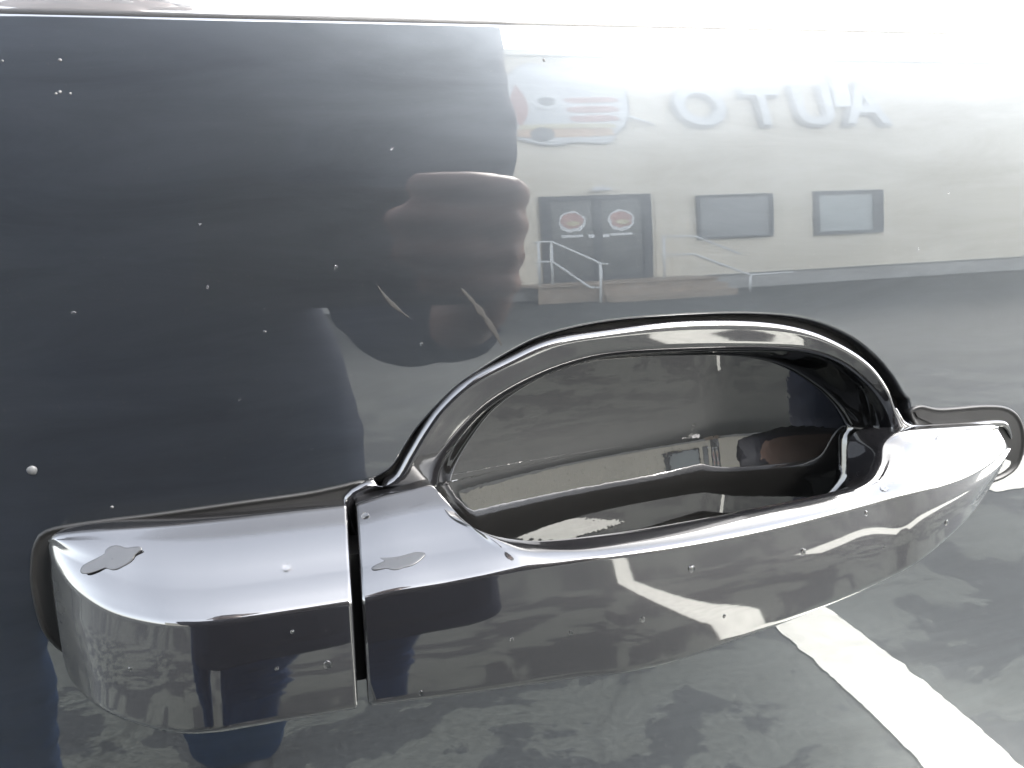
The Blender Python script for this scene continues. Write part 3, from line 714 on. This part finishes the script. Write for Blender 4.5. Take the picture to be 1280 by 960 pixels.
# ------------------------------------------------------------------ the person taking the photograph, seen only as a reflection
def capsule(bm, pts, radii, seg=16):
    add_tube(bm, pts, radii, seg)
    add_ball(bm, pts[0], radii[0], 16, 10); add_ball(bm, pts[-1], radii[-1], 16, 10)
def cam_pt(r, u, f): return EYE + CAM_R * r + CAM_U * u + CAM_F * f
def hand_pt(r, u, f): return cam_pt(r - 0.013, u + 0.004, f)
person = thing('person', 'person in dark long-sleeved top and jeans holding up a phone, mirrored in the paint', 'person', (-0.25, -0.74, 0))
def P(x, y, z): return Vector((x + 0.25, y + 0.74, z))
def W(v): return Vector((v.x + 0.25, v.y + 0.74, v.z))
HEAD = Vector((-0.165, -0.47, 1.545))
wrist = hand_pt(0.115, -0.035, -0.055); elbow = Vector((0.070, -0.46, 1.005)); shoulder_r = Vector((0.105, -0.50, 1.305)); shoulder_l = Vector((-0.375, -0.56, 1.315))
elbow_l = Vector((-0.40, -0.64, 1.06)); wrist_l = Vector((-0.28, -0.81, 0.98))
bm = bmesh.new()
h = W(HEAD)
add_ball(bm, h + Vector((0, -0.012, 0.028)), (0.076, 0.094, 0.092), 28, 18)
add_ball(bm, h + Vector((0, 0.022, -0.045)), (0.056, 0.062, 0.070), 24, 16)
add_ball(bm, h + Vector((0, 0.058, -0.098)), (0.026, 0.024, 0.020))
add_tube(bm, [h + Vector((0, 0.078, 0.018)), h + Vector((0, 0.096, -0.012)), h + Vector((0, 0.108, -0.030))], [0.009, 0.012, 0.016], 12)
add_ball(bm, h + Vector((0, 0.098, -0.032)), (0.018, 0.013, 0.012))
add_ball(bm, h + Vector((0, 0.078, -0.066)), (0.026, 0.013, 0.010)); add_ball(bm, h + Vector((0, 0.074, 0.034)), (0.052, 0.018, 0.012))
for s in (-1, 1): add_ball(bm, h + Vector((s * 0.078, -0.01, -0.005)), (0.012, 0.022, 0.034))
capsule(bm, [W(Vector((-0.165, -0.555, 1.36))), h + Vector((0, -0.03, -0.06))], [0.058, 0.052])
# trunk and limbs under the clothes
capsule(bm, [W(Vector((-0.16, -0.57, 1.27))), W(Vector((-0.17, -0.62, 1.02)))], [0.10, 0.10])
for a, b, c in ((shoulder_r, elbow, wrist), (shoulder_l, elbow_l, wrist_l)):
    capsule(bm, [W(a), W(b)], [0.040, 0.032]); capsule(bm, [W(b), W(c)], [0.032, 0.024])
    capsule(bm, [W(Vector((-0.16, -0.57, 1.28))), W(a)], [0.06, 0.04])
hip = {1: (-0.085, -0.665, 0.90), -1: (-0.29, -0.665, 0.90)}; knee = {1: (-0.125, -0.675, 0.49), -1: (-0.40, -0.69, 0.49)}; ankle = {1: (-0.155, -0.745, 0.09), -1: (-0.465, -0.76, 0.09)}
for s in (1, -1):
    capsule(bm, [W(Vector((-0.17, -0.63, 1.0))), W(Vector(hip[s]))], [0.09, 0.07]); capsule(bm, [W(Vector(hip[s])), W(Vector(knee[s]))], [0.065, 0.045]); capsule(bm, [W(Vector(knee[s])), W(Vector(ankle[s]))], [0.045, 0.032])
    a = W(Vector(ankle[s])); capsule(bm, [a, a + Vector((0, 0.02, -0.045)), a + Vector((0, 0.13, -0.058))], [0.032, 0.03, 0.024])
# right hand round the end of the phone
palm = [hand_pt(0.117, -0.022, -0.040), hand_pt(0.118, 0.000, -0.028), hand_pt(0.117, 0.045, -0.022)]
capsule(bm, [W(wrist), W(palm[0])], [0.025, 0.023]); capsule(bm, [W(palm[0]), W(palm[1])], [0.023, 0.019]); capsule(bm, [W(palm[1]), W(palm[2])], [0.019, 0.014])
for u, tip, rad in ((0.055, 0.060, 0.0095), (0.036, 0.050, 0.0098), (0.017, 0.054, 0.0095), (-0.001, 0.066, 0.0085)):
    pts = [hand_pt(0.114, u * 0.93 - 0.001, -0.018), hand_pt(0.1145, u, 0.004), hand_pt(0.104, u + 0.001, 0.0185), hand_pt((0.104 + tip) / 2, u + 0.002, 0.0205), hand_pt(tip, u + 0.001, 0.0165)]
    capsule(bm, [W(p) for p in pts], [rad * 1.12, rad * 1.1, rad * 1.06, rad, rad * 0.86], 14)
pts = [hand_pt(0.116, -0.012, -0.040), hand_pt(0.103, 0.012, -0.036), hand_pt(0.082, 0.027, -0.030), hand_pt(0.062, 0.032, -0.027)]
capsule(bm, [W(p) for p in pts], [0.0135, 0.0125, 0.011, 0.009], 14)
# left hand hanging, fingers a little curled
wl = wrist_l; d = Vector((0.02, 0.03, -1)).normalized()
capsule(bm, [W(wl), W(wl + d * 0.05), W(wl + d * 0.085)], [0.024, 0.030, 0.026])
for k, (oy, ln) in enumerate(((0.032, 0.066), (0.011, 0.076), (-0.011, 0.070), (-0.032, 0.055))):
    b0 = wl + d * 0.092 + Vector((0.0, oy, 0))
    capsule(bm, [W(b0), W(b0 + Vector((0.008, 0.003, -ln * 0.55))), W(b0 + Vector((0.024, 0.004, -ln)))], [0.0092, 0.0085, 0.0072], 12)
b0 = wl + d * 0.03 + Vector((0.012, 0.024, 0)); capsule(bm, [W(b0), W(b0 + Vector((0.014, 0.026, -0.035))), W(b0 + Vector((0.020, 0.030, -0.065)))], [0.013, 0.011, 0.009], 12)
body = baked('body', bm, [('REMESH', dict(mode='VOXEL', voxel_size=0.0042)), ('SMOOTH', dict(factor=0.5, iterations=3))], M_SKIN, person)
# shirt
bm = bmesh.new()
def slab(bm, rows, seg=28):
    prev = None
    for (x, y, z, rx, ry) in rows:
        r = [bm.verts.new(W(Vector((x + rx * math.copysign(abs(math.cos(a)) ** 0.8, math.cos(a)), y + ry * math.copysign(abs(math.sin(a)) ** 0.8, math.sin(a)), z)))) for a in [2 * math.pi * k / seg for k in range(seg)]]
        if prev:
            for k in range(seg): bm.faces.new((prev[k], prev[(k + 1) % seg], r[(k + 1) % seg], r[k]))
        else: bm.faces.new(r[::-1])
        prev = r
    bm.faces.new(prev)
slab(bm, [(-0.165, -0.635, 0.66, 0.215, 0.135), (-0.165, -0.635, 0.80, 0.208, 0.135), (-0.165, -0.635, 0.88, 0.205, 0.14), (-0.170, -0.625, 1.00, 0.185, 0.135), (-0.168, -0.595, 1.14, 0.195, 0.135), (-0.163, -0.575, 1.26, 0.205, 0.125), (-0.162, -0.565, 1.335, 0.190, 0.10), (-0.163, -0.56, 1.385, 0.105, 0.075), (-0.163, -0.555, 1.41, 0.070, 0.066)])
capsule(bm, [W(shoulder_r + Vector((-0.05, 0, 0.015))), W(shoulder_r)], [0.085, 0.080]); capsule(bm, [W(shoulder_l + Vector((0.05, 0, 0.015))), W(shoulder_l)], [0.085, 0.075])
capsule(bm, [W(shoulder_r), W(shoulder_r.lerp(elbow, 0.5) + Vector((0.022, 0, 0))), W(elbow)], [0.080, 0.070, 0.058])
capsule(bm, [W(Vector((-0.03, -0.56, 1.24))), W(Vector((0.07, -0.50, 1.20))), W(Vector((0.05, -0.50, 1.06)))], [0.09, 0.085, 0.07])
fw = elbow.lerp(wrist, 0.93); capsule(bm, [W(elbow), W(elbow.lerp(wrist, 0.45) + Vector((0, 0, -0.012))), W(fw)], [0.056, 0.048, 0.034])
capsule(bm, [W(shoulder_l), W(elbow_l), W(elbow_l.lerp(wrist_l, 0.94))], [0.075, 0.055, 0.036])
shirt = baked('shirt', bm, [('REMESH', dict(mode='VOXEL', voxel_size=0.009)), ('SMOOTH', dict(factor=0.5, iterations=5))], M_SHIRT, person)
for v, vn in [(v, v.normal.copy()) for v in shirt.data.vertices]:      # soft cloth folds
    v.co += vn * (0.006 * noise.noise(v.co * 11.0) + 0.004 * noise.noise(Vector((v.co.x * 9, v.co.y * 9, v.co.z * 34))))
shirt.data.update()
bm = bmesh.new()
slab(bm, [(-0.175, -0.645, 0.80, 0.165, 0.115), (-0.172, -0.64, 0.90, 0.178, 0.12), (-0.17, -0.635, 0.985, 0.165, 0.115)])
for s in (1, -1):
    capsule(bm, [W(Vector(hip[s]) + Vector((0, 0, -0.02))), W(Vector(knee[s]))], [0.098, 0.074]); capsule(bm, [W(Vector(knee[s])), W(Vector(knee[s]).lerp(Vector(ankle[s]), 0.4)), W(Vector(ankle[s]) + Vector((0, 0, 0.01)))], [0.074, 0.078, 0.066])
jeans = baked('jeans', bm, [('REMESH', dict(mode='VOXEL', voxel_size=0.010)), ('SMOOTH', dict(factor=0.5, iterations=4))], M_JEANS, person)
for v, vn in [(v, v.normal.copy()) for v in jeans.data.vertices]: v.co += vn * (0.006 * noise.noise(Vector((v.co.x * 8, v.co.y * 8, v.co.z * 26))))
jeans.data.update()
for s in (1, -1):
    bm = bmesh.new(); a = W(Vector(ankle[s])); a.z = 0.0
    capsule(bm, [a + Vector((0, -0.045, 0.050)), a + Vector((0, 0.05, 0.055)), a + Vector((0, 0.15, 0.042))], [0.045, 0.046, 0.040])
    add_box(bm, a.x - 0.042, a.x + 0.042, a.y - 0.08, a.y + 0.18, 0.001, 0.03)
    baked('shoe', bm, [('REMESH', dict(mode='VOXEL', voxel_size=0.008)), ('SMOOTH', dict(factor=0.5, iterations=3))], M_SHOE, person)
bm = bmesh.new()
add_ball(bm, h + Vector((0, -0.030, 0.040)), (0.084, 0.094, 0.090), 28, 18); add_ball(bm, h + Vector((0, 0.02, 0.082)), (0.066, 0.068, 0.048), 24, 14)
hair = baked('hair', bm, [('REMESH', dict(mode='VOXEL', voxel_size=0.006)), ('SMOOTH', dict(factor=0.5, iterations=2))], M_HAIR, person)
for v, vn in [(v, v.normal.copy()) for v in hair.data.vertices]: v.co += vn * 0.004 * noise.noise(v.co * 60)
hair.data.update()
for s in (-1, 1):
    bm = bmesh.new(); add_ball(bm, h + Vector((s * 0.031, 0.072, 0.012)), (0.0125, 0.0125, 0.0095)); e = link('eye', bm_mesh('eye', bm), M_EYE, person)
    bm = bmesh.new(); add_ball(bm, h + Vector((s * 0.031, 0.0825, 0.012)), (0.005, 0.003, 0.005)); link('iris', bm_mesh('iris', bm), M_HAIR, e)

# phone in the raised hand; the picture is taken through its lens
phone = thing('phone', 'black phone held level in the raised hand of the person, mirrored in the paint', 'phone', tuple(cam_pt(0.028, 0.024, -0.012)))
phone.rotation_euler = cam.matrix_world.to_euler()
bm = bmesh.new()
def rounded_slab(bm, w, hgt, z0, z1, r, cx=0, cy=0):
    pts = []
    for sx, sy, a0 in ((1, 1, 0), (-1, 1, 90), (-1, -1, 180), (1, -1, 270)):
        for k in range(7):
            a = math.radians(a0 + 15 * k); pts.append((cx + sx * (w / 2 - r) + r * math.cos(a), cy + sy * (hgt / 2 - r) + r * math.sin(a)))
    e = 0.0012; rows = []
    for ins, z in ((e, z0), (0, z0 + e), (0, z1 - e), (e, z1)):
        rows.append([bm.verts.new((cx + (x - cx) * (1 - 2 * ins / w), cy + (y - cy) * (1 - 2 * ins / hgt), z)) for x, y in pts])
    n = len(pts)
    for a, b in zip(rows, rows[1:]):
        for k in range(n): bm.faces.new((a[k], a[(k + 1) % n], b[(k + 1) % n], b[k]))
    bm.faces.new(rows[0][::-1]); bm.faces.new(rows[-1])
rounded_slab(bm, 0.148, 0.072, -0.0045, 0.0035, 0.009); link('phone_body', bm_mesh('phone_body', bm, False), M_PHONE, phone)
bm = bmesh.new(); rounded_slab(bm, 0.140, 0.064, 0.0036, 0.0044, 0.006); link('phone_screen', bm_mesh('phone_screen', bm, False), M_LENS, phone)
bm = bmesh.new(); add_tube(bm, [(-0.028, -0.024, -0.0046), (-0.028, -0.024, -0.0062)], 0.0065, 24); link('lens_ring', bm_mesh('lens_ring', bm, False), M_LENS, phone)

# ------------------------------------------------------------------ water drops and grit on the paint
bpy.context.view_layer.update()
def drop_mesh(name, rx, rz, h_, seed, irregular=0.12, seg=18, film=False):
    v = []; f = []
    for i in range(6):
        a = math.pi / 2 * i / 5; rr = math.cos(a); hh = math.sin(a)
        if film: rr = (1.0, 0.97, 0.92, 0.84, 0.55, 0.02)[i]; hh = (0, 0.5, 0.85, 0.97, 1.0, 1.0)[i]     # flat-topped puddle
        for k in range(seg):
            t = 2 * math.pi * k / seg; w = 1 + irregular * noise.noise(Vector((1.1 * math.cos(t), 1.1 * math.sin(t), seed)))
            v.append((rx * rr * w * math.cos(t), rz * rr * w * math.sin(t), h_ * hh))
    for i in range(5):
        for k in range(seg): f.append((i * seg + k, i * seg + (k + 1) % seg, (i + 1) * seg + (k + 1) % seg, (i + 1) * seg + k))
    f.append(tuple(range(seg))[::-1])
    return mesh_from(name, v, f)
def seat(o, loc, n, spin=0.0):
    n = Vector(n).normalized(); q = n.to_track_quat('Z', 'Y')
    o.rotation_euler = (q.to_matrix() @ Matrix.Rotation(spin, 3, 'Z')).to_euler(); o.location = Vector(loc) - n * 0.00005
SPOT_WHERE = ['high on the black door skin above the mirrored forearm', 'upper left of the door skin, top of the cluster', 'in the upper left cluster, middle of three in a row', 'in the upper left cluster, rightmost of three in a row',
    'in the upper left cluster, leftmost of three in a row', 'at the far left of the door skin beside the small cluster', 'on the dark door skin midway above the key cover', 'below left of the mirrored phone, upper of a close pair', 'left of the shorter scuff on the mirrored forearm',
    'below left of the mirrored phone, lower of a close pair', 'alone on the left of the door skin halfway down', 'largest of all, far left on the skin above the key cover', 'on the mirrored torso midway between scuffs and key cover', 'near the top edge of the door skin above the mirrored emblem',
    'on the mirrored cream wall right of the windows, upper', 'on the mirrored cream wall right of the windows, lower', 'right above the key cover seal on the left', 'right of the upper left cluster, further down the dark skin', 'below the two short scuffs on the mirrored elbow', 'above the middle of the key cover on the dark skin']
DROP_WHERE = ['below the left tip of the mirrored stripe', 'left of the mirrored stripe, halfway down', 'just above the mirrored white stripe', 'right of the mirrored stripe under the crease', 'close under the crease towards the hinge end', 'at the lower edge near the gap', 'nearest to the hinge tip', 'inside the mirrored white stripe',
    'low down towards the hinge end', 'on the left third of the pull', 'largest on the key cover, low beside the gap', 'upper of those on the key cover front', 'left of the largest drop on the key cover', 'on the curved left facet of the key cover']
for i, (x, z) in enumerate(mm(DOOR_SPOTS)):
    r = random.uniform(0.0003, 0.00048)
    if i == 11: r = 0.0011
    grit = i in (1, 2, 3, 4, 5, 11, 13, 16)
    o = link('dirt_speck' if grit else 'water_drop', drop_mesh('speck', r, r * random.uniform(0.9, 1.3), r * 0.5, i), M_GRIT if grit else M_WATER)
    seat(o, (x, surf(z), z), skin_normal(z))
    if grit: tag(o, 'pale dirt speck ' + SPOT_WHERE[i], 'dirt speck', 'pale specks on the door skin')
    else: tag(o, 'tiny water drop ' + SPOT_WHERE[i], 'water drop', 'water drops on the door skin')
def on_handle(obj, origin, direction):
    hit, loc, nrm, _ = obj.ray_cast(Vector(origin), Vector(direction))
    return (loc, nrm) if hit else None
# drops on the front and top faces, given by their place along the handle
for i, (x, z, r, target) in enumerate(HANDLE_DROPS):
    tgt = grip if target == 'g' else cover
    res = on_handle(tgt, (x, -0.12, z), (0, 1, 0))
    if res:
        o = link('water_drop', drop_mesh('drop', r * 0.75, r * 0.85, r * 0.4, 40 + i), M_WATER)
        seat(o, res[0], res[1]); tag(o, 'tiny water drop on the handle front, ' + DROP_WHERE[i], 'water drop', 'water drops on the handle front')
for i, (x, y, rx, rz, spin, hh, target, lab) in enumerate(TOP_WATER):
    tgt = grip if target == 'g' else cover
    res = on_handle(tgt, (x, y, 1.10), (0, 0, -1))
    if res:
        o = link('damp_patch' if rx > 0.003 else 'water_drop', drop_mesh('film', rx, rz, hh, 70 + i, 0.75 if rx > 0.003 else 0.2, 56, True), M_DAMP if rx > 0.003 else M_WATER)
        seat(o, res[0], res[1], spin); tag(o, lab, 'damp patch' if rx > 0.003 else 'water drop')
